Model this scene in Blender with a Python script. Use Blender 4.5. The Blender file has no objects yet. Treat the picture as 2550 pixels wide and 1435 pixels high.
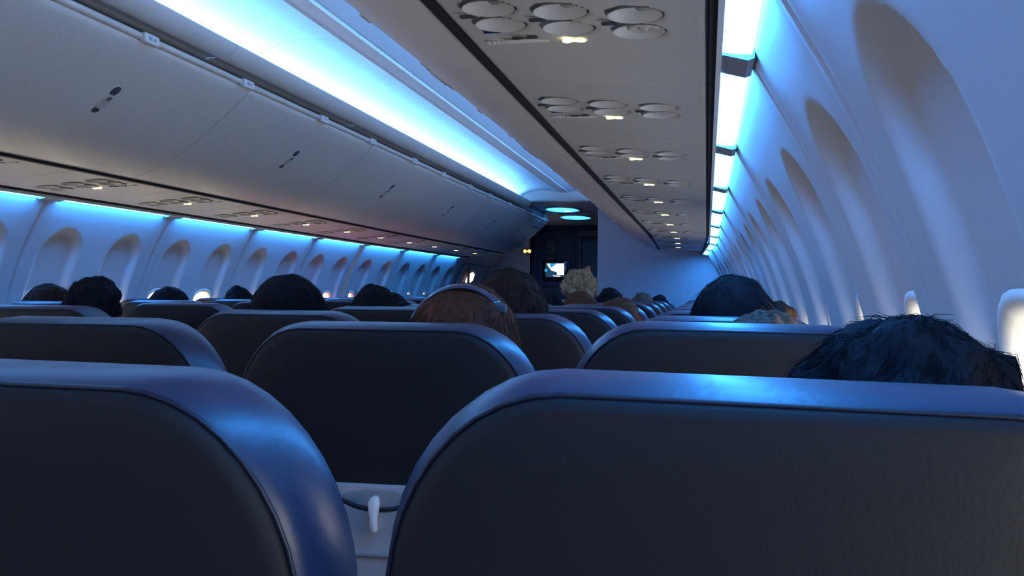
import bpy, bmesh, math, random
from mathutils import Vector, Matrix, noise
from math import sin, cos, pi, radians, sqrt, exp, hypot

# ------------------------------------------------------------------ camera, world, exposure
scene = bpy.context.scene
C = scene.collection
FPX, YAW, PIT, ROL = 2334.66, .2047, .0055, .0098
EYE = 1.20                                    # eye height above the cabin floor
CAMX = 1.4529
_r = Vector((cos(YAW), sin(YAW), 0))
_f = Vector((-sin(YAW) * cos(PIT), cos(YAW) * cos(PIT), sin(PIT)))
_u = Vector((sin(YAW) * sin(PIT), -cos(YAW) * sin(PIT), cos(PIT)))
_R = _r * cos(ROL) + _u * sin(ROL)
_U = _u * cos(ROL) - _r * sin(ROL)
cam_d = bpy.data.cameras.new('camera'); cam = bpy.data.objects.new('camera', cam_d); C.objects.link(cam)
cam.matrix_world = Matrix(((_R.x, _U.x, -_f.x, CAMX), (_R.y, _U.y, -_f.y, 0), (_R.z, _U.z, -_f.z, EYE), (0, 0, 0, 1)))
cam_d.sensor_width = 36; cam_d.lens = FPX / 2550 * 36; cam_d.clip_start = .02
scene.camera = cam
w = bpy.data.worlds.new('world'); scene.world = w; w.use_nodes = True
w.node_tree.nodes['Background'].inputs[0].default_value = (.30, .36, .5, 1)
w.node_tree.nodes['Background'].inputs[1].default_value = .3
scene.view_settings.view_transform = 'Standard'; scene.view_settings.look = 'None'
scene.view_settings.exposure = -.12; scene.view_settings.gamma = 1; scene.view_settings.use_curve_mapping = False
scene.cycles.use_denoising = True
scene.cycles.max_bounces = 8; scene.cycles.diffuse_bounces = 6
scene.cycles.sample_clamp_indirect = 6

# lamp radiances (all lamps of the place)
WASH = ((.036, .31, 1.0), 46)        # sidewall wash lights
COVE = ((.14, .43, 1.0), 60)        # ceiling cove lights
DAY = ((1.0, .82, .50), 10.5)        # dawn sky behind an open window shade, exit door side
DAY_SUN = ((1.0, .95, .76), 10)     # brighter sky on the bulkhead side
SIGN = ((1.0, .80, .30), 9)

# ------------------------------------------------------------------ materials
def mat(name, col, rough=.5, metal=0, noise_amt=.06, scale=40, bump=0, emit=None, spec=.5, sss=0):
    m = bpy.data.materials.new(name); m.use_nodes = True
    nt = m.node_tree; b = nt.nodes['Principled BSDF']
    b.inputs['Roughness'].default_value = rough; b.inputs['Metallic'].default_value = metal
    b.inputs['Specular IOR Level'].default_value = spec
    b.inputs['Base Color'].default_value = (*col, 1)
    if emit:
        b.inputs['Emission Color'].default_value = (*emit[0], 1); b.inputs['Emission Strength'].default_value = emit[1]
        return m
    tc = nt.nodes.new('ShaderNodeTexCoord'); n = nt.nodes.new('ShaderNodeTexNoise')
    n.inputs['Scale'].default_value = scale; n.inputs['Detail'].default_value = 4
    nt.links.new(tc.outputs['Object'], n.inputs['Vector'])
    if noise_amt:
        r = nt.nodes.new('ShaderNodeValToRGB')
        r.color_ramp.elements[0].color = (*[c * (1 - noise_amt) for c in col], 1)
        r.color_ramp.elements[1].color = (*[min(1, c * (1 + noise_amt)) for c in col], 1)
        r.color_ramp.elements[0].position = .3; r.color_ramp.elements[1].position = .7
        nt.links.new(n.outputs['Fac'], r.inputs['Fac']); nt.links.new(r.outputs['Color'], b.inputs['Base Color'])
    if bump:
        bp = nt.nodes.new('ShaderNodeBump'); bp.inputs['Strength'].default_value = bump; bp.inputs['Distance'].default_value = .002
        nt.links.new(n.outputs['Fac'], bp.inputs['Height']); nt.links.new(bp.outputs['Normal'], b.inputs['Normal'])
    return m

M = {
    'bin': mat('bin_plastic', (.74, .73, .71), .42, bump=.05, scale=120),
    'psu': mat('psu_plastic', (.52, .51, .49), .5, bump=.05, scale=120),
    'wall': mat('sidewall_plastic', (.47, .485, .51), .55, bump=.015, scale=90, noise_amt=.02),
    'ceil': mat('ceiling_plastic', (.72, .73, .75), .4, noise_amt=.03, scale=20),
    'black': mat('black_gap', (.006, .006, .008), .7),
    'rail': mat('rail_plastic', (.78, .77, .75), .4),
    'latch': mat('latch_grey', (.16, .16, .18), .4),
    'latch2': mat('latch_dark', (.07, .07, .085), .4),
    'leather': mat('navy_leather', (.020, .034, .072), .36, bump=.12, scale=160, spec=.7),
    'panel': mat('charcoal_panel', (.014, .0145, .0165), .6, bump=.12, scale=300, spec=.2),
    'piping': mat('dark_piping', (.010, .013, .03), .4),
    'tray': mat('tray_plastic', (.42, .42, .43), .45),
    'tray2': mat('tray_recess', (.27, .27, .28), .5),
    'metal': mat('seat_metal', (.35, .35, .36), .35, .8),
    'carpet': mat('carpet', (.035, .04, .07), .95, noise_amt=.3, scale=300, bump=.5),
    'bulk': mat('bulkhead_laminate', (.60, .64, .72), .5),
    'galley': mat('galley_navy', (.10, .13, .19), .5),
    'galley2': mat('galley_door', (.13, .17, .25), .45),
    'lintel': mat('lintel_grey', (.16, .16, .17), .5),
    'grey': mat('mid_grey', (.22, .23, .25), .5),
    'skin': mat('skin', (.46, .29, .21), .5),
    'hair_black': mat('hair_black', (.007, .008, .012), .8, noise_amt=.4, scale=90, spec=.12),
    'hair_brown': mat('hair_brown', (.028, .014, .010), .8, noise_amt=.4, scale=90, spec=.12),
    'hair_red': mat('hair_red', (.105, .036, .018), .8, noise_amt=.4, scale=90, spec=.12),
    'hair_blond': mat('hair_blond', (.40, .29, .17), .8, noise_amt=.35, scale=90, spec=.12),
    'hair_grey': mat('hair_grey', (.10, .075, .06), .8, noise_amt=.4, scale=90, spec=.12),
    'shirt_grey': mat('shirt_grey', (.10, .11, .13), .9), 'shirt_navy': mat('shirt_navy', (.03, .04, .08), .9),
    'shirt_white': mat('shirt_white', (.45, .45, .46), .9), 'shirt_rust': mat('shirt_rust', (.22, .08, .05), .9),
    'trousers': mat('trousers', (.03, .035, .05), .9),
    'gloss': mat('gloss_black', (.012, .016, .03), .12, spec=.8), 'band': mat('band_gloss', (.05, .07, .12), .1, spec=1.0),
    'eye': mat('eye_dark', (.02, .015, .012), .2),
    'wash': mat('wash_lens', (.8, .8, .8), .4, emit=WASH),
    'cove': mat('cove_strip', (.8, .8, .8), .4, emit=COVE),
    'day': mat('window_daylight', (.8, .8, .8), .4, emit=DAY),
    'day_sun': mat('window_daylight_bright', (.8, .8, .8), .4, emit=DAY_SUN),
    'day_dim': mat('window_daylight_red', (.8, .8, .8), .4, emit=((1.0, .36, .22), 9)),
    'sign': mat('sign_lit', (.8, .7, .4), .4, emit=SIGN),
    'sign_green': mat('sign_green', (.2, .8, .2), .4, emit=((.3, 1, .2), 3)),
    'sign_orange': mat('sign_orange', (.8, .4, .1), .4, emit=((1, .36, .06), 7)),
    'sign_off': mat('sign_unlit', (.07, .05, .04), .4),
    'blue_btn': mat('blue_button', (.01, .02, .12), .4),
    'dome': mat('dome_lens', (.5, .7, .9), .4, emit=((.06, .34, 1.0), 3.2)),
    'dome_hot': mat('dome_bulb', (.8, .9, 1), .4, emit=((.5, .8, 1.0), 3)),
    'scr_white': mat('screen_white', (.8, .8, .8), .4, emit=((.85, .95, 1), 1.6)),
    'scr_cyan': mat('screen_cyan', (.1, .5, .8), .4, emit=((.05, .42, .85), .9)),
    'scr_navy': mat('screen_navy', (.02, .06, .12), .4, emit=((.03, .12, .25), .5)),
    'strap': mat('red_strap', (.55, .04, .015), .6),
    'bowl': mat('bowl_plastic', (.60, .59, .56), .45), 'mark': mat('mark_grey', (.36, .36, .37), .5),
    'cream': mat('cream_plate', (.28, .26, .22), .5),
}

# ------------------------------------------------------------------ mesh helpers
def meshdata(name, vs, fs, m, smooth=True):
    me = bpy.data.meshes.new(name); me.from_pydata([tuple(v) for v in vs], [], fs)
    if m is not None: me.materials.append(m)
    if smooth: me.shade_smooth()
    me.update(); return me
def put(name, me, parent=None, loc=(0, 0, 0), rot=(0, 0, 0), sc=(1, 1, 1)):
    o = bpy.data.objects.new(name, me); C.objects.link(o)
    o.parent = parent; o.location = loc; o.rotation_euler = rot; o.scale = sc
    return o
def empty(name, loc=(0, 0, 0), rot=(0, 0, 0)):
    o = bpy.data.objects.new(name, None); C.objects.link(o); o.location = loc; o.rotation_euler = rot
    o.empty_display_size = .05; return o
def tag(o, label, cat, group=None):
    o['label'] = label; o['category'] = cat
    if group: o['group'] = group
    return o
def struct(o): o['kind'] = 'structure'; return o
def fixn(me):
    bm = bmesh.new(); bm.from_mesh(me); bmesh.ops.recalc_face_normals(bm, faces=bm.faces); bm.to_mesh(me); bm.free(); return me
def taper(y): return 1 - .022 * max(0, y - 7.8)

class G:                                       # collects geometry of one part
    def __init__(s): s.v = []; s.f = []
    def add(s, vs, fs):
        b = len(s.v); s.v += [tuple(v) for v in vs]; s.f += [tuple(i + b for i in f) for f in fs]; return s
    def box(s, c, d, bev=0):
        if bev <= 0:
            x, y, z = c; a, b, e = d[0] / 2, d[1] / 2, d[2] / 2
            vs = [(x + i * a, y + j * b, z + k * e) for i in (-1, 1) for j in (-1, 1) for k in (-1, 1)]
            return s.add(vs, [(0, 1, 3, 2), (4, 6, 7, 5), (0, 4, 5, 1), (2, 3, 7, 6), (0, 2, 6, 4), (1, 5, 7, 3)])
        bm = bmesh.new(); bmesh.ops.create_cube(bm, size=1)
        for v in bm.verts: v.co = Vector((v.co.x * d[0], v.co.y * d[1], v.co.z * d[2]))
        bmesh.ops.bevel(bm, geom=bm.edges[:], offset=bev, segments=2, profile=.5, affect='EDGES')
        bm.verts.index_update()
        s.add([v.co + Vector(c) for v in bm.verts], [[v.index for v in f.verts] for f in bm.faces]); bm.free(); return s
    def rings(s, rs, closed=True, cap0=False, cap1=False):
        n = len(rs[0]); vs = [p for r in rs for p in r]; fs = []
        for i in range(len(rs) - 1):
            for j in range(n if closed else n - 1):
                k = (j + 1) % n; fs.append((i * n + j, i * n + k, (i + 1) * n + k, (i + 1) * n + j))
        if cap0: fs.append(tuple(range(n - 1, -1, -1)))
        if cap1: fs.append(tuple((len(rs) - 1) * n + j for j in range(n)))
        return s.add(vs, fs)
    def tube(s, pts, r, n=8, cap=True):
        pts = [Vector(p) for p in pts]; rs = []; rad = r if hasattr(r, '__len__') else [r] * len(pts)
        for i, p in enumerate(pts):
            t = (pts[min(i + 1, len(pts) - 1)] - pts[max(i - 1, 0)]).normalized()
            a = t.orthogonal().normalized() if i == 0 else (pa - t * pa.dot(t)).normalized()
            pa = a; b = t.cross(a)
            rs.append([p + (a * cos(2 * pi * k / n) + b * sin(2 * pi * k / n)) * rad[i] for k in range(n)])
        return s.rings(rs, True, cap, cap)
    def ellipsoid(s, c, r, nu=20, nv=12):
        bm = bmesh.new(); bmesh.ops.create_uvsphere(bm, u_segments=nu, v_segments=nv, radius=1); bm.verts.index_update()
        s.add([(c[0] + v.co.x * r[0], c[1] + v.co.y * r[1], c[2] + v.co.z * r[2]) for v in bm.verts], [[v.index for v in f.verts] for f in bm.faces])
        bm.free(); return s
    def prism(s, prof, y0, y1, n=1, closed=True, caps=True, tap=True):     # (x, z) outline swept along the cabin
        rs = []
        for i in range(n + 1):
            y = y0 + (y1 - y0) * i / n; t = taper(y) if tap else 1
            rs.append([(x * t, y, z) for x, z in prof])
        return s.rings(rs, closed, caps and closed, caps and closed)
    def shift(s, o): s.v = [(v[0] - o[0], v[1] - o[1], v[2] - o[2]) for v in s.v]; return s
    def me(s, name, m, smooth=True, fix=True):
        d = meshdata(name, s.v, s.f, m, smooth)
        if fix: fixn(d)
        return d
def part(name, g, m, parent=None, smooth=True): return put(name, g.me(name, m, smooth), parent)
def flatshade(o): o.data.shade_flat(); return o
def autosmooth(me, ang=40):
    me.shade_smooth()
    try: me.set_sharp_from_angle(angle=radians(ang))
    except Exception: pass
    return me
ORD = ['first', 'second', 'third', 'fourth', 'fifth', 'sixth', 'seventh', 'eighth', 'ninth', 'tenth', 'eleventh', 'twelfth', 'thirteenth', 'fourteenth', 'fifteenth', 'sixteenth', 'seventeenth', 'eighteenth']
def lerp(a, b, t): return a + (b - a) * t
def sstep(a, b, x):
    t = min(1, max(0, (x - a) / (b - a))); return t * t * (3 - 2 * t)
def catmull(pts, n=6):
    out = []
    P = [pts[0]] + list(pts) + [pts[-1]]
    for i in range(1, len(P) - 2):
        for k in range(n):
            t = k / n
            out.append(tuple(.5 * (2 * P[i][d] + (P[i + 1][d] - P[i - 1][d]) * t + (2 * P[i - 1][d] - 5 * P[i][d] + 4 * P[i + 1][d] - P[i + 2][d]) * t * t + (3 * P[i][d] - P[i - 1][d] - 3 * P[i + 1][d] + P[i + 2][d]) * t ** 3) for d in range(len(pts[0]))))
    out.append(tuple(pts[-1])); return out

AFT = -2.6                                     # the cabin goes on a little behind the viewer
END = {1: 9.95, -1: 10.95}                     # where the bins end, right (bulkhead) and left (door)

# ------------------------------------------------------------------ floor, aft wall
struct(part('floor', G().box((0, 5.3, -.03), (3.7, 16.2, .06)), M['carpet']))
struct(part('wall_aft', G().box((0, AFT - .05, 1.15), (3.9, .08, 2.5)), M['bulk']))

# ------------------------------------------------------------------ sidewalls with scalloped windows
WALLP = [(.445, 1.526), (.418, 1.533), (.35, 1.571), (.287, 1.607), (.18, 1.660), (.074, 1.702), (-.045, 1.738), (-.2, 1.762), (-.4, 1.770), (-.7, 1.758), (-1.0, 1.71), (-1.2, 1.66)]
def wallx(H):
    for (h0, x0), (h1, x1) in zip(WALLP, WALLP[1:]):
        if h1 <= H <= h0: return lerp(x0, x1, (h0 - H) / (h0 - h1))
    return WALLP[0][1] if H > 0 else WALLP[-1][1]
_wc = catmull(WALLP, 8)
def wallxs(H):
    for (h0, x0), (h1, x1) in zip(_wc, _wc[1:]):
        if h1 <= H <= h0 and h0 > h1: return lerp(x0, x1, (h0 - H) / (h0 - h1))
    return wallx(H)
WIN_H, WIN_A, WIN_B = -.188, .118, .172        # window centre height, half width, half height
def rrect(dx, dz, a, b, r):                    # signed distance to a rounded rectangle
    qx, qz = abs(dx) - a + r, abs(dz) - b + r
    return hypot(max(qx, 0), max(qz, 0)) + min(max(qx, qz), 0) - r
def scallop(dy, H):
    w_ = .150 + .02 * sstep(.1, -.3, H)
    if H > .13: d = (hypot(dy / .150, (H - .13) / .162) - 1) * .15
    else: d = abs(dy) - w_
    soft = lerp(.022, .050, sstep(.24, .10, H))
    s = 1 - sstep(-soft, .004, d)
    return .031 * s * lerp(1, .55, sstep(-.05, -.45, H)) * (1 - sstep(-.45, -.62, H))
def wall_depth(dy, H):
    d = scallop(dy, H)
    r = rrect(dy, H - WIN_H, WIN_A, WIN_B, .10)
    return d + .055 * (1 - sstep(-.012, .016, r))
def wall_panel_mesh(name, L, wins, side):
    Hs = []
    h = .445
    while h > -1.2:
        Hs.append(h); h -= .011 if h > -.48 else .06
    Hs.append(-1.2)
    ny = max(8, int(L / .0125)); ys = [L * i / ny for i in range(ny + 1)]
    vs, fs = [], []
    for H in Hs:
        for y in ys:
            e = min(y, L - y)
            d = .007 * (1 - sstep(0, .012, e)) - .004 * (1 - sstep(.012, .05, e))
            for c in wins: d = max(d, wall_depth(y - c, H)) if abs(y - c) < .2 else d
            vs.append((side * (wallxs(H) + d), y, H + EYE))
    n = ny + 1
    for i in range(len(Hs) - 1):
        for j in range(ny):
            q = (i * n + j, i * n + j + 1, (i + 1) * n + j + 1, (i + 1) * n + j)
            fs.append(q if side > 0 else q[::-1])
    return meshdata(name, vs, fs, M['wall'])
def window_meshes(side):
    N = 40
    def ring(k, x):
        pts = []
        for i in range(N):
            a = 2 * pi * i / N; ca, sa = cos(a), sin(a); p = 3.0
            r = (abs(ca / (WIN_A + k)) ** p + abs(sa / (WIN_B + k)) ** p) ** (-1 / p)
            H = r * sa; pts.append((side * (x + (wallxs(WIN_H + H) - wallxs(WIN_H))), r * ca, H))
        return pts
    fr = G().rings([ring(.030, .016), ring(.026, .008), ring(.014, .004), ring(.002, .012), ring(-.006, .045)]).me('window_frame', M['rail'])
    pn = G().rings([ring(-.005, .068)], cap1=True); pn.f = [tuple(range(N))]; pane = pn.me('pane', M['day'], False, False)
    return fr, pane
PANEL = {s: wall_panel_mesh('wall_panel', 1.016, (.254, .762), s) for s in (1, -1)}
HALF = wall_panel_mesh('wall_panel_half', .474, (.237,), 1)
WINM = {s: window_meshes(s) for s in (1, -1)}
SHADE = {}
RED_PANE = WINM[-1][1].copy(); RED_PANE.materials[0] = M['day_dim']
SUN_PANE = WINM[1][1].copy(); SUN_PANE.materials[0] = M['day_sun']
for s in (1, -1):
    g = G(); rs = []
    for i in range(13):
        z = -WIN_B + .004 + (2 * WIN_B - .008) * i / 12
        hw = WIN_A - .004 if abs(z) < .1 else (WIN_A - .004) * (1 - ((abs(z) - .1) / .076) ** 3 * .55)
        rs.append([(s * (.058 + .002 * (i % 2) + wallxs(WIN_H + z) - wallxs(WIN_H)), y, z) for y in (-hw, 0, hw)])
    SHADE[s] = g.rings(rs, False).me('window_shade', M['wall'], True, False)

WALL = {1: struct(empty('wall_right')), -1: struct(empty('wall_left'))}
WIN_Y = {1: [], -1: []}
def place_panel(side, y0, me, wins, L):
    yc = y0 + L / 2; k = -.022 * 1.64 if yc > 7.8 else 0
    x = side * k * max(0, y0 - 7.8); rz = -side * math.atan(k) if y0 > 7.3 else 0
    put('wall_panel', me, WALL[side], (x, y0, 0), (0, 0, rz))
    for c in wins: WIN_Y[side].append((y0 + c, side * k * max(0, y0 + c - 7.8), rz))
# right: joints at 1.732 + 1.016 k, one short panel between 1.258 and 1.732
y = 1.732
while y < 9.7: place_panel(1, y, PANEL[1], (.254, .762), 1.016); y += 1.016
place_panel(1, 1.258, HALF, (.237,), .474)
y = 1.258 - 1.016
while y > AFT - 1: place_panel(1, y, PANEL[1], (.254, .762), 1.016); y -= 1.016
y = 3.8005 + 7 * 1.016
while y > AFT - 1:
    y -= 1.016; place_panel(-1, y, PANEL[-1], (.254, .762), 1.016)
n_win = 0
OPEN_R = lambda y: y < 4.3 or 4.8 < y < 7.4
OPEN_L = lambda y: y < 8.9
for side in (1, -1):
    for (wy, wx, rz) in sorted(WIN_Y[side]):
        if wy > (9.7 if side > 0 else 10.7) or wy < AFT + .15: continue
        n_win += 1
        e = struct(empty('window_%d' % n_win, (side * wallxs(WIN_H) + wx, wy, EYE + WIN_H), (0, 0, rz)))
        off = scallop(0, WIN_H)
        put('window_frame', WINM[side][0], e, (side * (off - .004), 0, 0))
        p = put('pane', WINM[side][1], e, (side * (off - (.020 if side > 0 else .050)), 0, 0))
        op = (OPEN_R if side > 0 else OPEN_L)(wy)
        if not op:
            put('window_shade', SHADE[side], e, (side * (off - (.024 if side > 0 else .054)), 0, 0))
        elif side < 0 and 6.4 < wy < 8.2: p.data = RED_PANE
        elif side > 0: p.data = SUN_PANE

# ------------------------------------------------------------------ sidewall wash lights
def wash_light(side, y0, y1, idx):
    yc = (y0 + y1) / 2; t = taper(yc)
    base = (side * 1.50 * t, yc, EYE + .42)
    e = tag(empty('wash_light', base), 'glowing blue wash light, %s from the front over the %s side windows' % (ORD[idx], 'bulkhead' if side > 0 else 'exit door'), 'light', 'blue wash lights over the windows')
    g = G()
    pr = [(1.476, .4225), (1.500, .4175), (1.526, .4165), (1.528, .424), (1.478, .430)]
    g.prism([(side * x, EYE + h) for x, h in pr], y0, y1, 4); g.shift(base)
    part('lens', g, M['wash'], e, False)
    g = G().prism([(side * x, EYE + h) for x, h in [(1.466, .412), (1.475, .412), (1.475, .44), (1.466, .44)]], y0 - .064, y1 + .064, 4); g.shift(base)
    part('inner_rail', g, M['bin'], e, False)
    for ya in (y0 - .032, y1 + .032):
        g = G().prism([(side * x, EYE + h) for x, h in [(1.474, .418), (1.520, .406), (1.531, .41), (1.531, .44), (1.474, .44)]], ya - .034, ya + .034, 1); g.shift(base)
        part('end_bracket', g, M['grey'], e, False)
segs = []
y = 1.732
while y + .5 < 9.95: segs.append((y + .065, min(y + 1.016 - .065, 9.9))); y += 1.016
segs += [(1.258 + .065, 1.732 - .065)]
y = 1.258
while y > AFT + .9: segs.append((y - 1.016 + .065, y - .065)); y -= 1.016
segs.sort(reverse=True)
for i, (a, b) in enumerate(segs): wash_light(1, a, b, i)
segs = []; y = 3.8005 + 7 * 1.016
while y > AFT + .9: segs.append((y - 1.016 + .065, min(y - .065, 10.7))); y -= 1.016
for i, (a, b) in enumerate(segs): wash_light(-1, a, b, i)

# ------------------------------------------------------------------ ceiling with coves
CEILP = [(.475, .915), (.478, .95), (.462, .99), (.42, 1.028), (.35, 1.058), (.26, 1.074), (.16, 1.070), (.056, 1.054)]
_cc = catmull(CEILP, 5)
ceil = struct(empty('ceiling'))
CEND = 9.62
ylist = [AFT + .0] + [.75 + 1.487 * k for k in range(-1, 6)] + [CEND]
ylist = sorted(set([y for y in ylist if AFT <= y <= CEND]))
for y0, y1 in zip(ylist, ylist[1:]):
    for side in (1, -1):
        g = G(); out = [(side * x, EYE + h) for x, h in _cc]; back = [(x, z + .012) for x, z in reversed(out)]
        g.prism(out + back, y0 + .002, y1 - .002, 1, tap=False)
        put('ceiling_panel', autosmooth(g.me('ceiling_panel', M['ceil'])), ceil)
    g = G().prism([(-.052, EYE + 1.052), (-.046, EYE + 1.044), (-.036, EYE + 1.048), (.036, EYE + 1.048), (.046, EYE + 1.044), (.052, EYE + 1.052), (.052, EYE + 1.07), (-.052, EYE + 1.07)], y0 + .001, y1 - .001, 1, tap=False)
    put('ceiling_spine', g.me('ceiling_spine', M['rail'], False), ceil)
for side in (1, -1):
    base = (side * .42, 3.5, EYE + .93)
    e = tag(empty('cove_light', base), 'long white-blue cove light in the ceiling above the %s side bins' % ('bulkhead' if side > 0 else 'exit door'), 'light', 'ceiling cove lights')
    lip = [(.440, .878), (.425, .880), (.405, .893), (.385, .912), (.368, .934), (.356, .951), (.350, .957), (.346, .956), (.350, .948), (.47, .905), (.475, .915), (.478, .90), (.45, .875)]
    lipo = [(.478, .915), (.352, .961), (.347, .9605), (.344, .956), (.350, .942), (.364, .923), (.382, .908), (.40, .900), (.418, .902), (.428, .912), (.478, .909)]
    k = 0; y = AFT
    while y < CEND:
        y1 = min(y + 1.487, CEND + .02)
        g = G().prism([(side * x, EYE + h) for x, h in lipo], y + .003, y1 - .001, 1, tap=False); g.shift(base)
        put('lip', autosmooth(g.me('lip', M['bin']), 50), e); y = y1
    g = G().prism([(side * x, EYE + h) for x, h in [(.462, .924), (.428, .937), (.432, .949), (.466, .936)]], AFT + .02, CEND - .2, 6, tap=False); g.shift(base)
    part('led_strip', g, M['cove'], e, False)
# rounded end of the cove and the flat entry ceiling
g = G(); rs = []
for k, (dy, h) in enumerate([(0, 1.09), (-.005, 1.0), (-.02, .975), (0, .958), (.03, .957), (.30, .962)]):
    r_ = []
    for i in range(25):
        x = lerp(-.5, .5, i / 24); y = CEND - .05 + .10 * (1 - (x / .5) ** 2) ** .5
        r_.append((x, y + dy, EYE + h))
    rs.append(r_)
g.rings(rs, False)
struct(put('trim_1', g.me('cove_end_lip', M['bin'], True, False)))
struct(part('ceiling_entry', G().box((0, 11.75, EYE + .985), (3.4, 4.1, .03)), M['bin'], None, False))

# ------------------------------------------------------------------ overhead bins
DOORP = [(1.000, .478), (.92, .500), (.83, .535), (.74, .588), (.65, .655), (.58, .712), (.52, .761), (.475, .800), (.447, .828), (.438, .845)]
_dp = catmull(DOORP, 5)
BINL = 1.487
def on_door(side, x0):
    for (xa, ha), (xb, hb) in zip(_dp, _dp[1:]):
        if xb <= x0 <= xa:
            t = (xa - x0) / (xa - xb); h = lerp(ha, hb, t); tv = Vector((side * (xb - xa), 0, hb - ha)).normalized()
            n = Vector((-side * tv.z * side * side, 0, tv.x * side)) if False else Vector((-side * abs(tv.z), 0, -abs(tv.x))).normalized()
            return Vector((side * x0, 0, EYE + h)), tv, n
def stadium(L, W, n=10):
    pts = []
    for i in range(n + 1): a = -pi / 2 + pi * i / n; pts.append((L / 2 - W / 2 + W / 2 * cos(a), W / 2 * sin(a)))
    for i in range(n + 1): a = pi / 2 + pi * i / n; pts.append((-L / 2 + W / 2 + W / 2 * cos(a), W / 2 * sin(a)))
    return pts
def decal(g, o, t, s, n, L, W, z0, z1, inset=.002, c=(0, 0)):   # low raised plate on a surface frame
    a = [o + t * (u + c[0]) + s * (v + c[1]) for u, v in stadium(L, W)]
    b = [o + t * (u + c[0]) + s * (v + c[1]) for u, v in stadium(L - 2 * inset, W - 2 * inset)]
    return g.rings([[p + n * z0 for p in a], [p + n * (z1 - inset * .5) for p in a], [p + n * z1 for p in b]], cap1=True)
def make_bin(side, y0, y1, label):
    yc = (y0 + y1) / 2; base = Vector((side * .75 * taper(yc), yc, EYE + .47))
    e = tag(empty('overhead_bin', base), label, 'overhead bin', 'overhead bins')
    T = taper(yc)
    out = [(side * x, EYE + h) for x, h in _dp]
    back = [(side * (x + .010), EYE + h + .014) for x, h in reversed(_dp)]
    g = G().prism(out + back, y0 + .003, y1 - .003, 3); g.shift(base)
    d = put('door', autosmooth(g.me('door', M['bin']), 50), e)
    g = G().prism([(side * x, EYE + h) for x, h in [(.99, .50), (.65, .69), (.50, .80), (.47, .865), (.50, .88), (1.30, .90), (1.45, .60), (1.40, .54), (1.02, .54)]], y0, y1, 3); g.shift(base)
    put('body', autosmooth(g.me('body', M['grey']), 30), e)
    g = G().prism([(side * x, EYE + h) for x, h in [(.4395, .848), (.432, .848), (.423, .854), (.421, .864), (.427, .871), (.447, .873), (.46, .86)]], y0, y1, 3); g.shift(base)
    rl = put('rail', autosmooth(g.me('rail', M['rail']), 50), e)
    s = Vector((0, 1, 0))
    o, t, n = on_door(side, .632); o.x *= T; o = o + Vector((0, yc + .06, 0)) - base
    g = G(); decal(g, o, t, s, n, .150, .050, -.001, .0012); l = part('latch', g, M['bin'], d, False)
    g = G(); decal(g, o, t, s, n, .046, .040, .001, .003, .001, (.048, 0)); part('finger_well', g, M['latch2'], e, False)
    g = G(); decal(g, o, t, s, n, .030, .038, .001, .003, .001, (-.052, 0)); part('finger_well', g, M['latch'], e, False)
    g = G(); decal(g, o, t, s, n, .070, .040, .001, .007, .003, (-.006, 0)); pd = part('paddle', g, M['psu'], e, False)
    g = G(); decal(g, o, t, s, n, .022, .024, .006, .0078, .001, (.012, 0)); part('lock_mark', g, M['latch'], e, False)
    for yy in (0, BINL / 2 - .048):
        if yc + yy > y1 - .005: continue
        pc = Vector((side * .4215 * T, yc + yy, EYE + .856)) - base
        g = G().box(pc, (.022, .085, .034), .004); pl = part('placard', g, M['rail'], e)
        g = G().box(pc + Vector((-side * .0112, -.012, 0)), (.003, .02, .014), .001); part('row_mark', g, M['mark'], e)
        g = G().box(pc + Vector((-side * .0112, .014, 0)), (.003, .012, .010), .001); part('row_mark', g, M['mark'], e)
    return e
END_SLOT = {}
for side in (1, -1):
    y0 = 3.63 - BINL * 4 - (.155 if side > 0 else 0); ed = []
    ys = []
    while y0 < END[side] - .25:
        y1 = y0 + BINL
        if y1 > END[side] - .45: y1 = END[side]
        if side < 0 and y0 < 10.4 < y1: y1 = 10.40
        ys.append((max(y0, AFT), y1)); y0 = y1
    ys = [q for q in ys if q[1] - q[0] > .3]
    for i, (a, b) in enumerate(reversed(ys)):
        e = make_bin(side, a, b, 'light grey curved overhead bin, %s from the front on the %s side' % (ORD[i], 'bulkhead' if side > 0 else 'exit door'))
        if side < 0 and i == 0:
            bs_ = Vector(e.location); T = taper((a + b) / 2)
            for xa, L_ in ((.52, .34), (.66, .16)):
                o, t, n = on_door(side, xa); o.x *= T; o = o + Vector((0, (a + b) / 2, 0)) - bs_
                g = G(); decal(g, o, Vector((0, 1, 0)), t, n, L_, .016, -.001, .002, .001); part('slot', g, M['latch2'], e, False)
    # black joint between bin door and service panels
    g = G().prism([(side * x, EYE + h) for x, h in [(1.013, .4695), (.997, .4705), (.990, .482), (.99, .56), (1.013, .56)]], AFT, END[side] - .02, 8)
    struct(part('trim_%d' % (2 if side > 0 else 3), g, M['black'], None, False))
    g = G().prism([(side * x, EYE + h) for x, h in [(1.4535, .424), (1.4655, .424), (1.4655, .45), (1.4535, .45)]], AFT, END[side], 8)
    struct(part('trim_%d' % (4 if side > 0 else 5), g, M['black'], None, False))
    g = G().prism([(side * x, EYE + h) for x, h in [(1.0, .55), (1.40, .55), (1.462, .447), (1.60, .455), (1.80, .50), (1.80, .9), (.60, 1.2), (.45, 1.2), (.475, .9), (.6, .9), (1.0, .8)]], AFT, END[side], 8)
    struct(part('trim_%d' % (6 if side > 0 else 7), g, M['grey'], None, False))
    # closing end cap of the bin run
    pr = [(side * (x), EYE + h) for x, h in _dp] + [(side * .42, EYE + .865), (side * .45, EYE + 1.0), (side * 1.6, EYE + .9), (side * 1.46, EYE + .435)]
    g = G().prism(pr, END[side], END[side] + .012, 1)
    struct(part('trim_%d' % (8 if side > 0 else 9), g, M['bin'], None, False))

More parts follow.
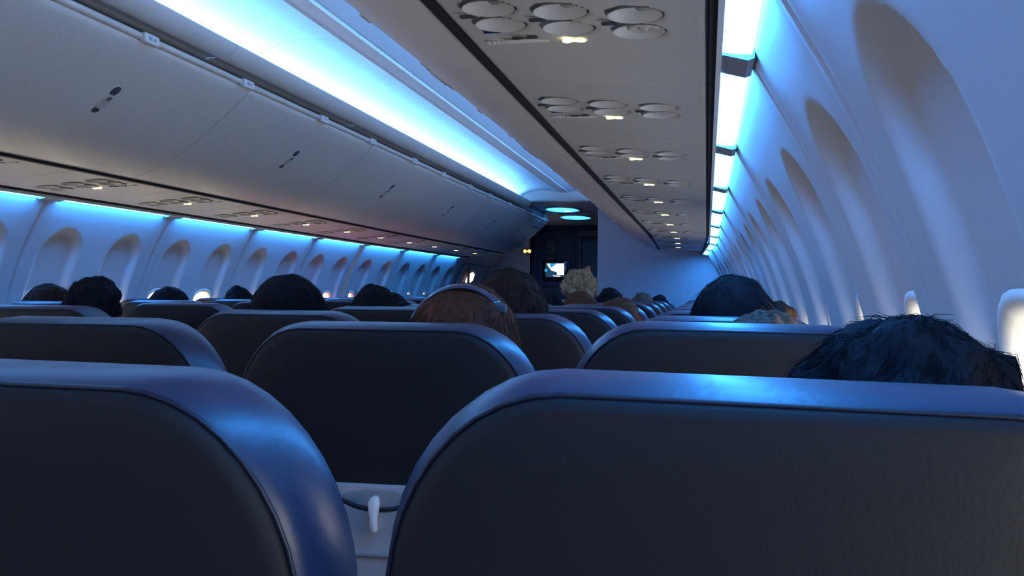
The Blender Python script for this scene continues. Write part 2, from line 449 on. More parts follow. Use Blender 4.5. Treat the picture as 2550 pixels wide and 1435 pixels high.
# ------------------------------------------------------------------ passenger service units
PX0, PX1, PH0, PH1 = 1.010, 1.4525, .4725, .430
PL = .7435
SX = 1.2188
CUPS = [(x, dy) for dy in (-.165, -.072) for x in (1.100, 1.218, 1.338)]
def psu_h(x): return lerp(PH0, PH1, (x - PX0) / (PX1 - PX0))
def psu_meshes(side):
    nx, ny = 60, 100; vs, fs = [], []
    for j in range(ny + 1):
        for i in range(nx + 1):
            x = lerp(PX0, PX1, i / nx); y = lerp(-PL / 2 + .002, PL / 2 - .002, j / ny); z = psu_h(x)
            for cx, cy in CUPS:
                d = hypot(x - cx, y - (cy + .05)) / .044
                if d < 1.04: z += .036 * max(0, 1.08 - d * d) ** .5
            ex = min(x - PX0, PX1 - x); ey = min(y + PL / 2 - .002, PL / 2 - .002 - y)
            z += .010 * (1 - sstep(0, .014, ex)) ** 2 + .004 * (1 - sstep(0, .008, ey))
            vs.append((side * (x - SX), y, z - psu_h(SX)))
    n = nx + 1
    for j in range(ny):
        for i in range(nx):
            q = (j * n + i, j * n + i + 1, (j + 1) * n + i + 1, (j + 1) * n + i); fs.append(q[::-1] if side > 0 else q)
    return meshdata('panel', vs, fs, M['psu'])
def P(side, x, y): return (side * (x - SX), y + .05, psu_h(x) - psu_h(SX))
PSU = {}
for side in (1, -1):
    d = {'panel': psu_meshes(side)}
    g = G().ellipsoid((0, 0, 0), (.013, .013, .008), 14, 8); d['lens'] = g.me('reading_light', M['cream'])
    d['bowl'] = G().rings([[(.0425 * r * cos(2 * pi * k / 28), .0425 * r * sin(2 * pi * k / 28), .019 * max(0, 1 - r * r) - .0012) for k in range(28)] for r in (1.02, 1.0, .97, .9, .8, .65, .45, .2)], cap1=True).me('bowl', M['bowl'], True, False)
    g = G()
    g.rings([[(r * cos(2 * pi * k / 18), r * sin(2 * pi * k / 18), z) for k in range(18)] for r, z in [(.030, .006), (.027, -.003), (.021, -.006), (.016, -.001), (.009, -.001), (.007, -.007)]], cap1=True)
    d['noz'] = g.me('air_nozzle', M['psu'])
    d['btn'] = G().box((0, 0, 0), (.030, .010, .005), .002).me('button', M['latch2'])
    d['call'] = G().box((0, 0, 0), (.032, .010, .006), .002).me('call_button', M['blue_btn'])
    def bow(w_, h_):
        g = G()
        for s in (-1, 1):
            pts = [(s * .001, .0012)] + [(s * (w_ * .62 + w_ * .38 * cos(a)), h_ * sin(a)) for a in [pi * .62 - pi * 1.24 * k / 10 for k in range(11)]] + [(s * .001, -.0012)]
            g.rings([[(x, y, 0) for x, y in pts], [(x, y, -.003) for x, y in pts]], cap0=True, cap1=True)
        return g
    d['sign'] = bow(.021, .0085).me('lit_sign', M['sign'], False)
    d['sign_off'] = bow(.024, .006).me('unlit_sign', M['sign_off'], False)
    d['dot'] = G().box((0, 0, -.0015), (.005, .004, .003)).me('sign_centre', M['sign_green'], False)
    g = G()
    for k in range(9): g.box((-.036 + .009 * k, 0, 0), (.005, .012, .004))
    d['grille'] = g.me('speaker_grille', M['rail'], False)
    d['strip'] = G().box((0, 0, 0), (.10, .016, .006), .003).me('label_strip', M['rail'])
    PSU[side] = d
def make_psu(side, ys, label):
    T = taper(ys); d = PSU[side]
    e = tag(empty('service_panel', (side * SX * T, ys - .05 , EYE + psu_h(SX)), (0, 0, 0)), label, 'service panel', 'passenger service panels')
    put('panel', d['panel'], e)
    for i, (x, y) in enumerate(CUPS):
        p = P(side, x, y); put('bowl', d['bowl'], e, p)
        if i < 3:
            put('reading_light', d['lens'], e, (p[0] + side * .012, p[1], p[2] + .014))
            put('button', d['btn'], e, (p[0] - side * .042, p[1] + .036, p[2] - .001))
        else: put('air_nozzle', d['noz'], e, (p[0] + side * .008, p[1], p[2] + (.008 if i == 5 else .013)), (0, 0, 0), (1, 1, 1) if i == 5 else (.5, .5, .6))
    p = P(side, SX, 0); s = put('lit_sign', d['sign'], e, (p[0], p[1], p[2] - .001)); put('sign_centre', d['dot'], s)
    put('unlit_sign', d['sign_off'], e, (p[0] - side * .088, p[1] - .008, p[2] + .006))
    p = P(side, 1.075, -.025); put('call_button', d['call'], e, (p[0], p[1], p[2]))
    p = P(side, 1.09, .045); put('speaker_grille', d['grille'], e, p)
    p = P(side, 1.14, .022); put('label_strip', d['strip'], e, p)
for side in (1, -1):
    ys = []
    y = (1.65 if side > 0 else 3.7251)
    while y > AFT + .4: y -= PL
    while y < END[side] - .35:
        y += PL
        if y < END[side] - .3: ys.append(y)
    for i, yy in enumerate(reversed(ys)):
        make_psu(side, yy, 'grey service panel with lit sign, %s from the front on the %s side' % (ORD[i], 'bulkhead' if side > 0 else 'exit door'))

# ------------------------------------------------------------------ seats
SEAT_TOP = EYE - .046
HW = .250
def outline(inset, ztop, zbot, n=10):
    a = HW - inset * 1.35; rx = .120 - inset * .7; rz = .150 - inset * .7; zt = ztop - inset
    pts = []
    for i in range(n + 1):
        t = pi / 2 * i / n
        pts.append((a - rx + rx * sin(t), zt - rz + rz * cos(t)))
    for z in (lerp(zt - rz, zbot + inset, .35), lerp(zt - rz, zbot + inset, .7)): pts.append((a, z))
    for i in range(5):
        t = pi / 2 * i / 4; pts.append((a - .05 + .05 * cos(t), zbot + inset + .05 - .05 * sin(t)))
    return pts + [(-x, z) for x, z in reversed(pts)]
def lean(z): return (SEAT_TOP - z) * .17
def seat_ring(inset, y, ztop=SEAT_TOP, zbot=.46, crown=True):
    r = []
    for x, z in outline(inset, ztop, zbot):
        zz = z - (.005 * (x / HW) ** 2 if z > ztop - .14 else 0)
        r.append((x, y + lean(z) - .014 * (1 - (x / HW) ** 2) * (1 if y < .05 else -1) * sstep(.5, .75, z) * .6, zz))
    return r
SEAT = {}
g = G().rings([seat_ring(.05, .003), seat_ring(.016, .001), seat_ring(.011, .005), seat_ring(.0055, .016), seat_ring(.0015, .034), seat_ring(0, .058), seat_ring(.003, .084), seat_ring(.012, .104), seat_ring(.03, .118), seat_ring(.07, .125)], cap0=True, cap1=True)
SEAT['backrest'] = autosmooth(g.me('backrest', M['leather']), 60)
pt = SEAT_TOP - .001
g = G().rings([seat_ring(.0120, .010, pt), seat_ring(.0110, .000, pt), seat_ring(.0130, -.004, pt), seat_ring(.020, -.0065, pt), seat_ring(.06, -.0085, pt)], cap1=True)
SEAT['back_panel'] = autosmooth(g.me('back_panel', M['panel']), 60)
ring = seat_ring(.0095, .0020, pt); ring.append(ring[0])
SEAT['piping'] = G().tube(ring, .0020, 6, False).me('piping', M['piping'])
# front head pad
g = G().rings([[(x, y + lean(z) + .11, z) for x, z in [(a * (HW - .05 - i_), zc + b * (.085 - i_)) for a, b in [(cos(2 * pi * k / 28) * abs(cos(2 * pi * k / 28)) ** -.45 if abs(cos(2 * pi * k / 28)) > 1e-6 else 0, sin(2 * pi * k / 28) * abs(sin(2 * pi * k / 28)) ** -.45 if abs(sin(2 * pi * k / 28)) > 1e-6 else 0) for k in range(28)]]] for i_, y, zc in [(0, 0, 1.03), (.004, .018, 1.03), (.02, .028, 1.03)]], cap1=True)
SEAT['head_pad'] = autosmooth(g.me('head_pad', M['leather']), 60)
TZ = EYE - .297
def rectring(w_, z0, z1, y, r=.03):
    pts = []
    for cx, cz, a0 in ((w_ - r, z1 - r, 0), (-w_ + r, z1 - r, pi / 2), (-w_ + r, z0 + r, pi), (w_ - r, z0 + r, 1.5 * pi)):
        for k in range(5): a = a0 + pi / 2 * k / 4; pts.append((cx + r * cos(a), y + lean(cz + r * sin(a)), cz + r * sin(a)))
    return pts
g = G().rings([rectring(.205, TZ - .10, TZ, .0, .012), rectring(.205, TZ - .10, TZ, -.020, .012), rectring(.200, TZ - .097, TZ - .003, -.025, .010)], cap1=True)
SEAT['tray_shroud'] = autosmooth(g.me('tray_shroud', M['tray']), 50)
def scoop_tray():
    def top(x): return TZ - .036 + .022 * (abs(x) / .075) ** 2 if abs(x) < .075 else TZ - .014
    rs = []
    xs = [lerp(-.198, .198, i / 44) for i in range(45)]
    for y, ins in ((-.018, 0), (-.036, 0), (-.041, .004)):
        ptsu = [(x * (1 - ins / .2), y + lean(top(x)), top(x) - ins) for x in xs]
        pl = [(x * (1 - ins / .2), y + lean(TZ - .27), TZ - .27 + ins) for x in reversed(xs)]
        rs.append(ptsu + pl)
    return G().rings(rs, cap0=True, cap1=True)
g = scoop_tray(); SEAT['tray_table'] = autosmooth(g.me('tray_table', M['tray']), 40)
g = G(); xs = [lerp(-.078, .078, i / 24) for i in range(25)]
g.tube([(x, -.0395 + lean(TZ - .03), (TZ - .0345 + .022 * (abs(x) / .075) ** 2)) for x in xs], .0035, 6); SEAT['tray_gap'] = g.me('tray_gap', M['piping'])
g = G(); N = 24
g.rings([[(r * .066 * cos(2 * pi * k / N), y + lean(TZ), TZ - .026 + r * .020 * sin(2 * pi * k / N)) for k in range(N)] for r, y in ((1, -.0245), (.96, -.0262))], cap1=True)
SEAT['latch_recess'] = g.me('latch_recess', M['tray2'], False)
g = G(); lz = TZ - .012; rs = []
for z, hw, y in [(0, .002, -.034), (-.003, .007, -.037), (-.010, .0095, -.041), (-.020, .0085, -.044), (-.030, .006, -.046), (-.042, .0055, -.047), (-.052, .005, -.046), (-.056, .002, -.043)]:
    yy = y - .008 + lean(lz + z); rs.append([(hw * cos(2 * pi * k / 10), yy + .008 * sin(2 * pi * k / 10), lz + z) for k in range(10)])
g.rings(rs, cap0=True, cap1=True); SEAT['tray_latch'] = g.me('tray_latch', M['bin'])
SEAT['tray_ledge'] = G().box((0, -.040 + lean(TZ - .10), TZ - .105), (.38, .012, .010), .003).me('tray_ledge', M['tray2'])
SEAT['cushion'] = G().box((0, .46, .42), (.46, .50, .12), .035).me('cushion', M['leather'])
SEAT['pocket'] = G().box((0, .055, .57), (.40, .02, .16), .008).me('pocket', M['panel'])
g = G().box((0, .45, .63), (.042, .42, .035), .014); g.box((0, .30, .52), (.03, .06, .24), .008); SEAT['armrest'] = g.me('armrest', M['panel'])
SEAT['leg'] = G().box((0, 0, .18), (.035, .06, .36), .006).me('leg', M['metal'])
SEAT['frame'] = G().box((0, .45, .35), (.45, .05, .04), .008).me('frame', M['metal'])
ORDER = ['backrest', 'back_panel', 'piping', 'head_pad', 'tray_shroud', 'tray_table', 'tray_gap', 'latch_recess', 'tray_latch', 'tray_ledge', 'cushion', 'pocket', 'frame']
SUB = {'piping': 'back_panel', 'tray_gap': 'tray_table', 'latch_recess': 'tray_shroud', 'tray_ledge': 'tray_table', 'tray_latch': 'tray_shroud'}
COLX = {'aisle': .43, 'middle': .964, 'window': 1.492}
RY = [.605 + .7435 * k - (.055 if k == 0 else 0) for k in range(12)]
LY = [3.07 + .7435 * k for k in range(-1, 10)]
random.seed(5)
SEAT_ADJ = {(1, 'window', .55): (-.004, .017), (1, 'middle', .55): (-.006, .012), (1, 'window', 1.35): (.007, .008)}   # small individual recline and sag
def make_seat(side, col, y, label):
    x = side * (COLX[col] - .9 * (1 - taper(y + .4))) - (.008 if col == 'middle' and y < .6 else 0)
    dz, ry = SEAT_ADJ.get((side, col, round(y, 2)), (0, 0)); x -= 1.1 * sin(ry)
    e = tag(empty('airline_seat', (x, y, dz), (0, ry, random.uniform(-.006, .006))), label, 'seat', 'airline seats in rows')
    made = {}
    for n in ORDER:
        made[n] = put(n, SEAT[n], made[SUB[n]] if n in SUB else e)
    for s in (-1, 1): put('leg', SEAT['leg'], e, (s * .19, .45, 0))
    sd = -side
    put('armrest', SEAT['armrest'], e, (sd * .262 if col != 'window' else -side * .262, 0, 0))
    return e
for i, yy in enumerate(RY):
    for c in COLX: make_seat(1, c, yy, 'navy leather %s seat, %s row back from the pale blue bulkhead' % (c, ORD[11 - i]))
for i, yy in enumerate(LY):
    for c in COLX: make_seat(-1, c, yy, 'navy leather %s seat across the aisle, %s row back from the exit door' % (c, ORD[10 - i]))

# ------------------------------------------------------------------ entry area
t13 = 1
struct(part('wall_bulkhead', G().box((1.04, 9.995, 1.10), (1.46, .045, 2.2), .006), M['bulk'], None, False))
g = G().box((-.34, 13.28, 1.1), (1.27, .06, 2.2)); wf = struct(part('wall_front', g, M['galley'], None, False))
dr = struct(part('door_2', G().box((.02, 13.235, .98), (.62, .03, 1.96), .01), M['galley2'], None, False))
part('door_frame', G().box((-.31, 13.22, 1.0), (.03, .06, 2.0), .006), M['grey'], dr, False)
part('door_frame', G().box((-.40, 13.23, 1.45), (.014, .03, .9), .004), M['grey'], dr, False)
part('door_handle', G().box((.2, 13.2, 1.38), (.03, .04, .05), .008), M['metal'], dr)
struct(part('trim_10', G().box((.06, 13.17, 2.05), (.78, .14, .10), .01), M['lintel'], None, False))
struct(part('wall_lavatory', G().box((-1.42, 12.86, 1.1), (.90, .05, 2.2), .006), M['bin'], None, False))
struct(part('wall_galley_side', G().box((.95, 11.9, 1.1), (.05, 3.4, 2.2)), M['galley2'], None, False))
struct(part('wall_nose', G().box((0, 13.7, 1.1), (3.6, .05, 2.3)), M['galley'], None, False))
# exit door on the left with window and red strap
def left_strip(y0, y1, n, off=0, h0=.46, h1=-1.2):
    hs = [lerp(h0, h1, i / 40) for i in range(41)]; rs = []
    for k in range(n + 1):
        y = lerp(y0, y1, k / n); t = taper(y); rs.append([(-(wallxs(h) + off) * t, y, EYE + h) for h in hs])
    return rs
g = G().rings(left_strip(10.90, 13.7, 6, .012, .46), False); struct(put('wall_entry', g.me('entry_lining', M['wall'], True, False)))
g = G().rings([[(-x * taper(y), y, EYE + h) for x, h in [(1.52, .44), (1.45, .62), (1.33, .80), (1.2, 1.0)]] for y in (10.9, 13.7)], False)
struct(put('wall_entry_upper', g.me('entry_upper_lining', M['wall'], True, False)))
d1 = struct(put('door_1', G().rings(left_strip(11.15, 12.3, 6, -.004, .36, -1.15), False).me('exit_door', M['wall'], True, False)))
for ya in (11.15, 12.3):
    g = G().tube([(-(wallxs(h) - .006) * taper(ya), ya, EYE + h) for h in [lerp(.36, -1.1, i / 20) for i in range(21)]], .012, 6); part('door_seal', g, M['grey'], d1)
g = G().tube([(-(wallxs(.36) - .006) * taper(y), y, EYE + .36) for y in (11.15, 11.5, 11.9, 12.3)], .010, 6); part('door_seal', g, M['grey'], d1)
def door_oval(a, b, off, yc=11.63, hc=.16, n=32):
    return [(-(wallxs(hc + b * sin(2 * pi * k / n)) + off) * taper(yc), yc + a * cos(2 * pi * k / n), EYE + hc + b * sin(2 * pi * k / n)) for k in range(n)]
g = G().rings([door_oval(.24, .130, -.004), door_oval(.235, .125, -.016), door_oval(.205, .102, -.014), door_oval(.20, .098, -.004)]); part('window_frame', g, M['rail'], d1)
g = G(); g.v = door_oval(.202, .100, -.010); g.f = [tuple(range(32))]
M['day_door'] = mat('door_window_daylight', (.8, .8, .8), .4, emit=((1, .93, .82), 2.4))
put('pane', g.me('pane', M['day_door'], False, False), d1)
g = G(); xs0 = -1.47
st = tag(empty('warning_strap', (-1.448, 11.40, EYE + .33)), 'red strap hanging across the bright exit door window', 'strap')
g.rings([[(-.01 - .015 * sin(t * 3), dy + .01 * sin(t * 5), -t * .30) for dy in (-.05, .05)] + [(-.014 - .015 * sin(t * 3), dy + .01 * sin(t * 5), -t * .30) for dy in (.05, -.05)] for t in [i / 10 for i in range(11)]], cap0=True, cap1=True); part('webbing', g, M['strap'], st, False)
part('end_clip', G().box((-.012, 0, .0), (.014, .05, .03), .004), M['strap'], st)
# entry dome lamps
for i, (yc, lab) in enumerate(((10.62, 'oval blue dome lamp nearer the cabin in the entry ceiling'), (11.72, 'oval blue dome lamp farther forward in the entry ceiling'))):
    e = tag(empty('dome_lamp', (-.17, yc, EYE + .968)), lab, 'lamp', 'entry dome lamps')
    N = 36
    g = G().rings([[(r * .19 * cos(2 * pi * k / N), r * .34 * sin(2 * pi * k / N), z) for k in range(N)] for r, z in ((1.12, .004), (1.10, -.010), (1.0, -.014), (.99, -.006))]); part('bezel', g, M['bin'], e)
    g = G().rings([[(r * .19 * cos(2 * pi * k / N), r * .34 * sin(2 * pi * k / N), z) for k in range(N)] for r, z in ((1.0, -.004), (.8, -.014), (.4, -.019))], cap1=True); part('lens', g, M['dome'], e)
    if i == 0: part('bulb', G().box((.05, .05, -.020), (.06, .12, .006), .002), M['dome_hot'], e)
tag(part('light_bar', G().box((-.12, 11.20, EYE + .955), (.37, .07, .022), .006), M['rail']), 'pale straight trim bar between the two entry dome lamps', 'trim bar')
# sign, monitor, notices
e = tag(empty('lit_exit_sign', (-.995, 12.82, EYE + .585)), 'small glowing orange two-lobed sign on the entry wall', 'sign')
g = bow(.052, .024); part('lit_lobes', G().add([(v[0], -.02 + v[2], v[1]) for v in g.v], g.f), M['sign_orange'], e, False)
part('housing', G().box((0, -.006, 0), (.13, .02, .07), .006), M['grey'], e)
e = tag(empty('monitor', (-.663, 13.22, EYE + .336)), 'small glowing monitor set in the dark galley wall', 'monitor')
part('bezel', G().box((0, 0, -.01), (.36, .05, .30), .012), M['gloss'], e)
part('surround', G().box((-.07, .01, -.06), (.56, .04, .36), .01), M['galley2'], e)
scr = part('screen', G().box((0, -.026, 0), (.27, .006, .20), .002), M['scr_navy'], e, False)
def flatpoly(name, pts, y, m): 
    n = len(pts); g = G(); g.v = [(x, y, z) for x, z in pts] + [(x, y + .002, z) for x, z in pts]; g.f = [tuple(range(n)), tuple(range(2 * n - 1, n - 1, -1))] + [(i, (i + 1) % n, n + (i + 1) % n, n + i) for i in range(n)]
    return part(name, g, m, scr, False)
flatpoly('picture_white', [(-.12, .09), (.13, .092), (.132, -.07), (.03, -.072), (.025, -.03), (-.05, -.01), (-.09, .04)], -.031, M['scr_white'])
flatpoly('picture_cyan', [(-.075, .09), (.02, .092), (-.045, .035), (-.075, .045)], -.033, M['scr_cyan'])
flatpoly('picture_cyan', [(-.13 + .022 * cos(a * pi / 6), -.005 + .022 * sin(a * pi / 6)) for a in range(12)], -.033, M['scr_cyan'])
flatpoly('picture_band', [(-.03, -.075), (.07, -.085), (.08, -.095), (-.02, -.09)], -.033, M['scr_white'])
e = tag(empty('notice_panel', (-.735, 13.235, EYE + .66)), 'grey notice panel with a tall slot above the monitor', 'notice panel')
part('plate', G().box((0, 0, 0), (.15, .02, .19), .005), M['grey'], e)
part('slot', G().box((.01, -.012, .055), (.09, .01, .02), .002), M['galley'], e)
part('card', G().box((.035, -.012, -.02), (.045, .008, .09), .002), M['cream'], e)
part('card', G().box((-.03, -.012, -.02), (.045, .008, .09), .002), M['lintel'], e)
e = tag(part('name_plate', G().box((-.735, 13.235, EYE + .50), (.13, .02, .05), .004), M['grey']), 'small pale plate between the notice panel and the monitor', 'plate')

# ------------------------------------------------------------------ people
def build_body():
    g = G()
    # hip-centred seated figure, facing +y
    def cap(a, b, ra, rb, n=14, k=6):
        a, b = Vector(a), Vector(b); L = (b - a).length; ax = (b - a).normalized(); o = ax.orthogonal().normalized(); p = ax.cross(o); rs = []
        st = [(-ra * cos(t), ra * sin(t)) for t in (.15, .5, .9, 1.25)] + [(L * i / k, lerp(ra, rb, i / k)) for i in range(k + 1)] + [(L + rb * sin(t), rb * cos(t)) for t in (.35, .7, 1.05, 1.42)]
        for d, r in st: rs.append([a + ax * d + (o * cos(2 * pi * j / n) + p * sin(2 * pi * j / n)) * r for j in range(n)])
        g.rings(rs, cap0=True, cap1=True)
    g.ellipsoid((0, .0, .05), (.175, .13, .13)); g.ellipsoid((0, -.05, .22), (.155, .115, .19)); g.ellipsoid((0, -.085, .38), (.185, .115, .14))
    cap((-.13, -.09, .44), (.13, -.09, .44), .062, .062)
    cap((0, -.10, .44), (0, -.105, .56), .058, .052)
    for s in (-1, 1):
        cap((s * .09, .03, .02), (s * .11, .40, .03), .085, .062); cap((s * .11, .40, .02), (s * .11, .33, -.36), .056, .042)
        cap((s * .11, .30, -.42), (s * .115, .50, -.45), .04, .032)
        cap((s * .19, -.09, .43), (s * .215, .03, .19), .052, .042); cap((s * .215, .03, .19), (s * .13, .24, .13), .041, .029)
        g.ellipsoid((s * .115, .285, .125), (.038, .05, .018), 14, 8)
        for i, (dx, l) in enumerate(((-.028, .055), (-.009, .068), (.010, .064), (.028, .048))):
            bx = s * .115 + dx; cap((bx, .32, .128), (bx * 1.0, .32 + l * .6, .122), .0085, .008, 8, 2); cap((bx, .32 + l * .6, .122), (bx, .32 + l, .098), .008, .007, 8, 2)
        cap((s * .085, .275, .128), (s * .055, .315, .118), .011, .009, 8, 2)
        g.ellipsoid((s * .077, -.115, .61), (.010, .022, .032), 10, 8)
    g.ellipsoid((0, -.12, .63), (.073, .092, .105)); g.ellipsoid((0, -.085, .585), (.060, .072, .080)); g.ellipsoid((0, -.045, .545), (.034, .03, .028))
    cap((0, -.028, .625), (0, -.008, .592), .010, .014, 10, 3); cap((-.02, -.018, .556), (.02, -.018, .556), .008, .008, 8, 2)
    me = g.me('body', None)
    o = bpy.data.objects.new('body_source', me); C.objects.link(o)
    md = o.modifiers.new('r', 'REMESH'); md.mode = 'VOXEL'; md.voxel_size = .0085
    md = o.modifiers.new('s', 'SMOOTH'); md.factor = .5; md.iterations = 3
    dg = bpy.context.evaluated_depsgraph_get(); out = bpy.data.meshes.new_from_object(o.evaluated_get(dg)); out.name = 'body'
    bpy.data.objects.remove(o)
    out.materials.clear()
    for m in ('skin', 'shirt_grey', 'trousers'): out.materials.append(M[m])
    for p in out.polygons:
        c = p.center
        hand = c.y > .20 and c.z > .06 and abs(c.x) < .2 and c.z < .22 and abs(c.x) > .03
        p.material_index = 0 if (c.z > .485 or (hand and c.z > .095)) else (1 if c.z > .06 and not (c.y > .1 and c.z < .12) else 2)
    out.shade_smooth(); return out
BODY = build_body()
EYEM = G().ellipsoid((0, 0, 0), (.011, .007, .007), 10, 8).me('eye', M['eye'])
HC = Vector((0, -.118, .628))
def hair_mesh(seed, style, m, n_strand=1400, thick=.0007):
    rnd = random.Random(seed); g = G(); off = Vector((seed * 3.1, seed * 1.7, 0))
    long_ = style in ('long', 'red', 'messy')
    def rad(d):
        rx, ry, rz = (.088, .108, .122)
        if style == 'short': rx, ry, rz = (.084, .104, .119)
        if style == 'round': rx, ry, rz = (.104, .112, .124)
        if style in ('long', 'red'): rx, ry, rz = (.098, .112, .122)
        if style == 'messy': rx, ry, rz = (.112, .116, .126)
        if style == 'curly': rx, ry, rz = (.125, .13, .15)
        r = 1 / sqrt((d.x / rx) ** 2 + (d.y / ry) ** 2 + (d.z / rz) ** 2)
        a = {'short': .10, 'round': .04, 'long': .05, 'red': .05, 'messy': .12, 'curly': .30}[style]
        r *= 1 + a * noise.noise(d * (3.6 if style == 'curly' else 3.2) + off) + (.05 * noise.noise(d * 16 + off) if style in ('curly', 'short', 'messy') else 0)
        if long_ and d.z < 0: r *= 1 + 1.15 * (-d.z) ** 1.5 * (1 if d.y < .25 else .0)
        elif d.z < -.35: r *= 1 - .35 * sstep(-.35, -.8, d.z)
        face = sstep(.25, .45, d.y) * (1 - sstep(.35, .62, d.z))
        return r * (1 - .45 * face)
    nu, nv = 56, 36; rs = []
    for i in range(nv + 1):
        th = pi * (.004 + .992 * i / nv); r_ = []
        for j in range(nu):
            ph = 2 * pi * j / nu; d = Vector((sin(th) * cos(ph), sin(th) * sin(ph), cos(th))); r_.append(HC + d * rad(d))
        rs.append(r_)
    g.rings(rs, cap0=True, cap1=True)
    k = 0
    while k < n_strand:
        d = Vector((rnd.gauss(0, 1), rnd.gauss(0, 1), rnd.gauss(.25, 1))).normalized()
        if d.y > .3 and d.z < .6: continue
        k += 1
        p = HC + d * rad(d) * .985; down = Vector((rnd.gauss(0, .25), rnd.gauss(-.1, .25), -1)); t = (down - d * down.dot(d))
        if d.z > .85: t = Vector((rnd.gauss(0, 1), rnd.gauss(-.3, 1), 0))
        t = (t.normalized() + d * rnd.uniform(-.02, .10)).normalized() if style not in ('curly',) else (Vector((rnd.gauss(0, 1), rnd.gauss(0, 1), rnd.gauss(0, 1))) + d * .8).normalized()
        L = rnd.uniform(.012, .030) if style in ('short', 'curly') else rnd.uniform(.03, .06)
        lift = rnd.uniform(.99, 1.035) if rnd.random() > .05 else rnd.uniform(1.03, 1.10)
        def hug(q, k):
            dd = (q - HC).normalized(); return HC + dd * rad(dd) * lerp(.985, lift, k)
        pts = [p, hug(p + t * L * .5, .6), hug(p + t * L, 1)] if style != 'curly' else [p, p + t * L * .5 + d * L * .06, p + t * L - d * L * .2]
        g.tube(pts, [thick, thick * .9, thick * .3], 3, False)
    if style == 'curly':
        for q in range(220):
            d = Vector((rnd.gauss(0, 1), rnd.gauss(-.3, 1), rnd.gauss(.35, 1))).normalized()
            if d.y > .35 and d.z < .5: continue
            c = HC + d * rad(d) * .98; a = d.orthogonal().normalized(); b = d.cross(a); r = rnd.uniform(.008, .015); ph = rnd.uniform(0, 6)
            g.tube([c + (a * cos(ph + s_ * .9) + b * sin(ph + s_ * .9)) * r + d * .003 * s_ * .5 for s_ in range(9)], .0028, 5)
    return g.me('hair', m, True, False)
def person(label, x, ytop, side, head_x, head_top, style, color, seed, shirt='shirt_grey', n=1400, yaw=0, dy=0, extra=None, hs=1.0, thick=.0007, dz=0, bs=1.0, hipdx=0):
    """x: seat centre; ytop: rear of the seat back; head_x: where the head is; head_top: top of hair above eye level"""
    hz = EYE + head_top - bs * {'short': .745, 'round': .75, 'long': .75, 'red': .75, 'messy': .752, 'curly': .775}[style]
    hip_x = x + hipdx; leanang = math.asin((head_x - hip_x) / (.63 * bs)); hz += .63 * bs * (1 - cos(leanang))
    e = tag(empty('person', (hip_x, ytop + .362 + dy, hz), (0, leanang, yaw)), label, 'person', 'seated passengers'); e.scale = (bs, bs, bs)
    b = put('body', BODY, e)
    b.material_slots[1].link = 'OBJECT'; b.material_slots[1].material = M[shirt]
    put('hair', hair_mesh(seed, style, M[color], n, thick), e, (HC.x * (1 - hs), HC.y * (1 - hs), HC.z * (1 - hs)), (0, 0, 0), (hs, hs, hs))
    for s in (-1, 1): put('eye', EYEM, e, (s * .03, -.034, .632))
    return e
A, Mi, W = COLX['aisle'], COLX['middle'], COLX['window']
p = person('person with tousled black hair leaning toward the bright window frame', W, RY[0], 1, 1.600, -.014, 'messy', 'hair_black', 1, 'shirt_navy', 5200, dy=-.035, thick=.0004, bs=.84, hipdx=-.10, hs=.98)
rnd = random.Random(3); g = G(); tc = Vector((.150, -.075, .56))
g.ellipsoid(tc, (.062, .06, .075), 24, 16); g.ellipsoid(tc + Vector((-.05, -.01, -.02)), (.055, .05, .06), 20, 12)
for k in range(900):
    d = Vector((rnd.gauss(0, 1), rnd.gauss(0, 1), rnd.gauss(.2, 1))).normalized(); q = tc + Vector((d.x * .06, d.y * .058, d.z * .073))
    t = (Vector((rnd.gauss(0, 1), rnd.gauss(0, 1), rnd.gauss(0, 1))) + d * .2).normalized(); g.tube([q, q + t * .012, q + t * .02 - d * .004], [.0005, .0004, .0002], 3, False)
put('hair_tuft', g.me('hair_tuft', M['hair_black'], True, False), p)
person('person with smooth rounded black hair in the window seat', W, RY[2], 1, 1.517, .046, 'round', 'hair_black', 2, 'shirt_navy', 2600, thick=.0005)
person('person with dark brown hair leaning right against the window wall', W, RY[3], 1, 1.66, -.016, 'short', 'hair_brown', 3, 'shirt_grey', 700, bs=.86, hipdx=-.07)
person('person with greying brown hair slumped low in the window seat', W, RY[1], 1, 1.60, -.022, 'short', 'hair_grey', 4, 'shirt_grey', 1500, yaw=-.5, bs=.86, hipdx=-.07)
pr = person('person with auburn hair and a glossy headband in the middle seat', Mi, RY[1], 1, 1.036, .008, 'red', 'hair_red', 5, 'shirt_rust', 3200, thick=.0005, hs=1.06)
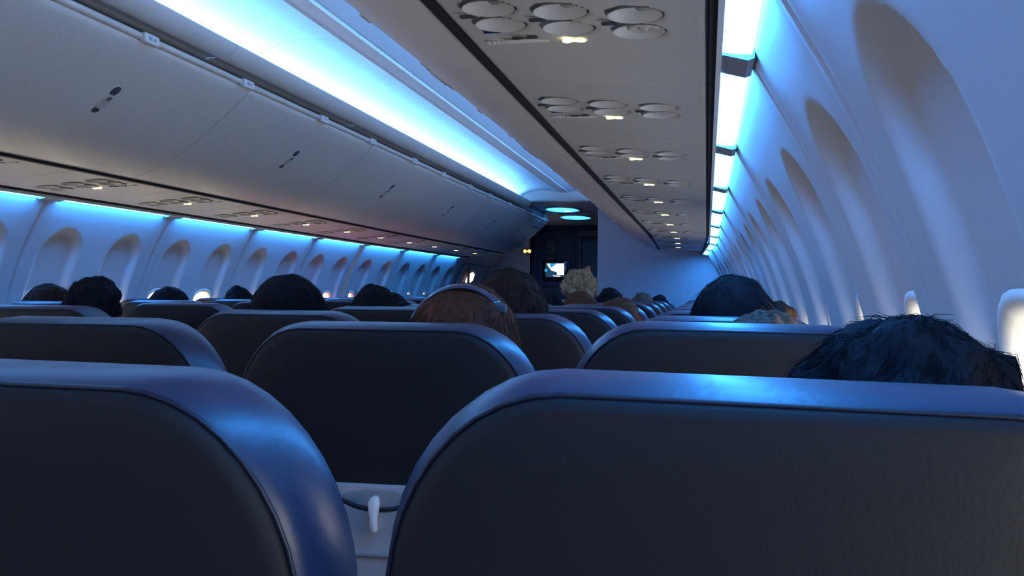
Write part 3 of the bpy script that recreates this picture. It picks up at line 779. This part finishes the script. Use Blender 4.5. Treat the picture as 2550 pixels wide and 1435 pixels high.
# glossy headband
g = G(); pts = []
for i in range(25):
    a = lerp(-.55, 1.02, i / 24) ; d = Vector((-sin(a), -.30, cos(a))).normalized()
    rr = 1 / sqrt((d.x / .098) ** 2 + (d.y / .112) ** 2 + (d.z / .122) ** 2); pts.append(HC + d * (rr * 1.065 + .002))
rs = []
for i, q in enumerate(pts):
    t = (pts[min(i + 1, 24)] - pts[max(i - 1, 0)]).normalized(); nrm = (q - HC).normalized(); bn = t.cross(nrm).normalized(); wv = .010
    rs.append([q + bn * wv * cos(2 * pi * k / 10) + nrm * .0035 * sin(2 * pi * k / 10) for k in range(10)])
g.rings(rs, cap0=True, cap1=True); part('headband', g, M['band'], pr)['label'] = 'glossy dark headband'
part('headband_end', G().box(pts[0] + Vector((.002, -.004, -.004)), (.022, .016, .016), .004), M['shirt_grey'], pr)
person('person with dark brown hair above the middle seat, behind the auburn haired passenger', Mi, RY[2], 1, .963, .062, 'long', 'hair_brown', 6, 'shirt_grey', 2400, thick=.0005)
person('person with smooth black hair in the aisle seat', A, RY[2], 1, .36, .043, 'round', 'hair_black', 7, 'shirt_navy', 2400, thick=.0005)
person('person with short ruffled black hair one row ahead of the smooth black hair', A, RY[3], 1, .335, .022, 'short', 'hair_black', 8, 'shirt_grey', 1500)
person('person with short black hair partly hidden behind the ruffled black hair', A, RY[4], 1, .14, .006, 'short', 'hair_black', 9, 'shirt_navy', 600)
person('person with short black hair and a bare ear across the aisle', -A, LY[0], -1, -.40, .036, 'short', 'hair_black', 10, 'shirt_white', 1800)
person('person with long loose dark hair beside the short haired passenger across the aisle', -Mi, LY[1], -1, -1.13, .020, 'long', 'hair_brown', 11, 'shirt_rust', 1500)
person('person with black hair low in the middle seat across the aisle', -Mi, LY[2], -1, -1.06, .013, 'round', 'hair_black', 12, 'shirt_navy', 1200)
person('person with black hair tilted toward the aisle, across the aisle', -Mi, LY[3], -1, -1.09, .020, 'short', 'hair_black', 13, 'shirt_navy', 1000)
person('person with big curly blond hair above the seats', A, RY[8], 1, .545, .185, 'curly', 'hair_blond', 14, 'shirt_rust', 1200, dz=1, hs=.95)
person('person with red-brown hair below the blond curls', Mi, RY[5], 1, .85, .012, 'long', 'hair_red', 15, 'shirt_rust', 900)
person('person with short dark hair in front of the bulkhead, middle seat', Mi, RY[6], 1, .92, .034, 'short', 'hair_black', 16, 'shirt_grey', 900)
person('person with copper hair low behind the middle seat top', Mi, RY[4], 1, 1.10, -.012, 'long', 'hair_red', 17, 'shirt_grey', 900)
person('person with brown hair farther toward the bulkhead', Mi, RY[8], 1, 1.0, .012, 'short', 'hair_grey', 18, 'shirt_grey', 600)
person('person with flat black hair nearest the bulkhead', Mi, RY[9], 1, 1.08, -.006, 'short', 'hair_black', 19, 'shirt_grey', 500)
person('person with dark hair below the monitor', A, RY[6], 1, .55, .014, 'round', 'hair_black', 20, 'shirt_navy', 500)
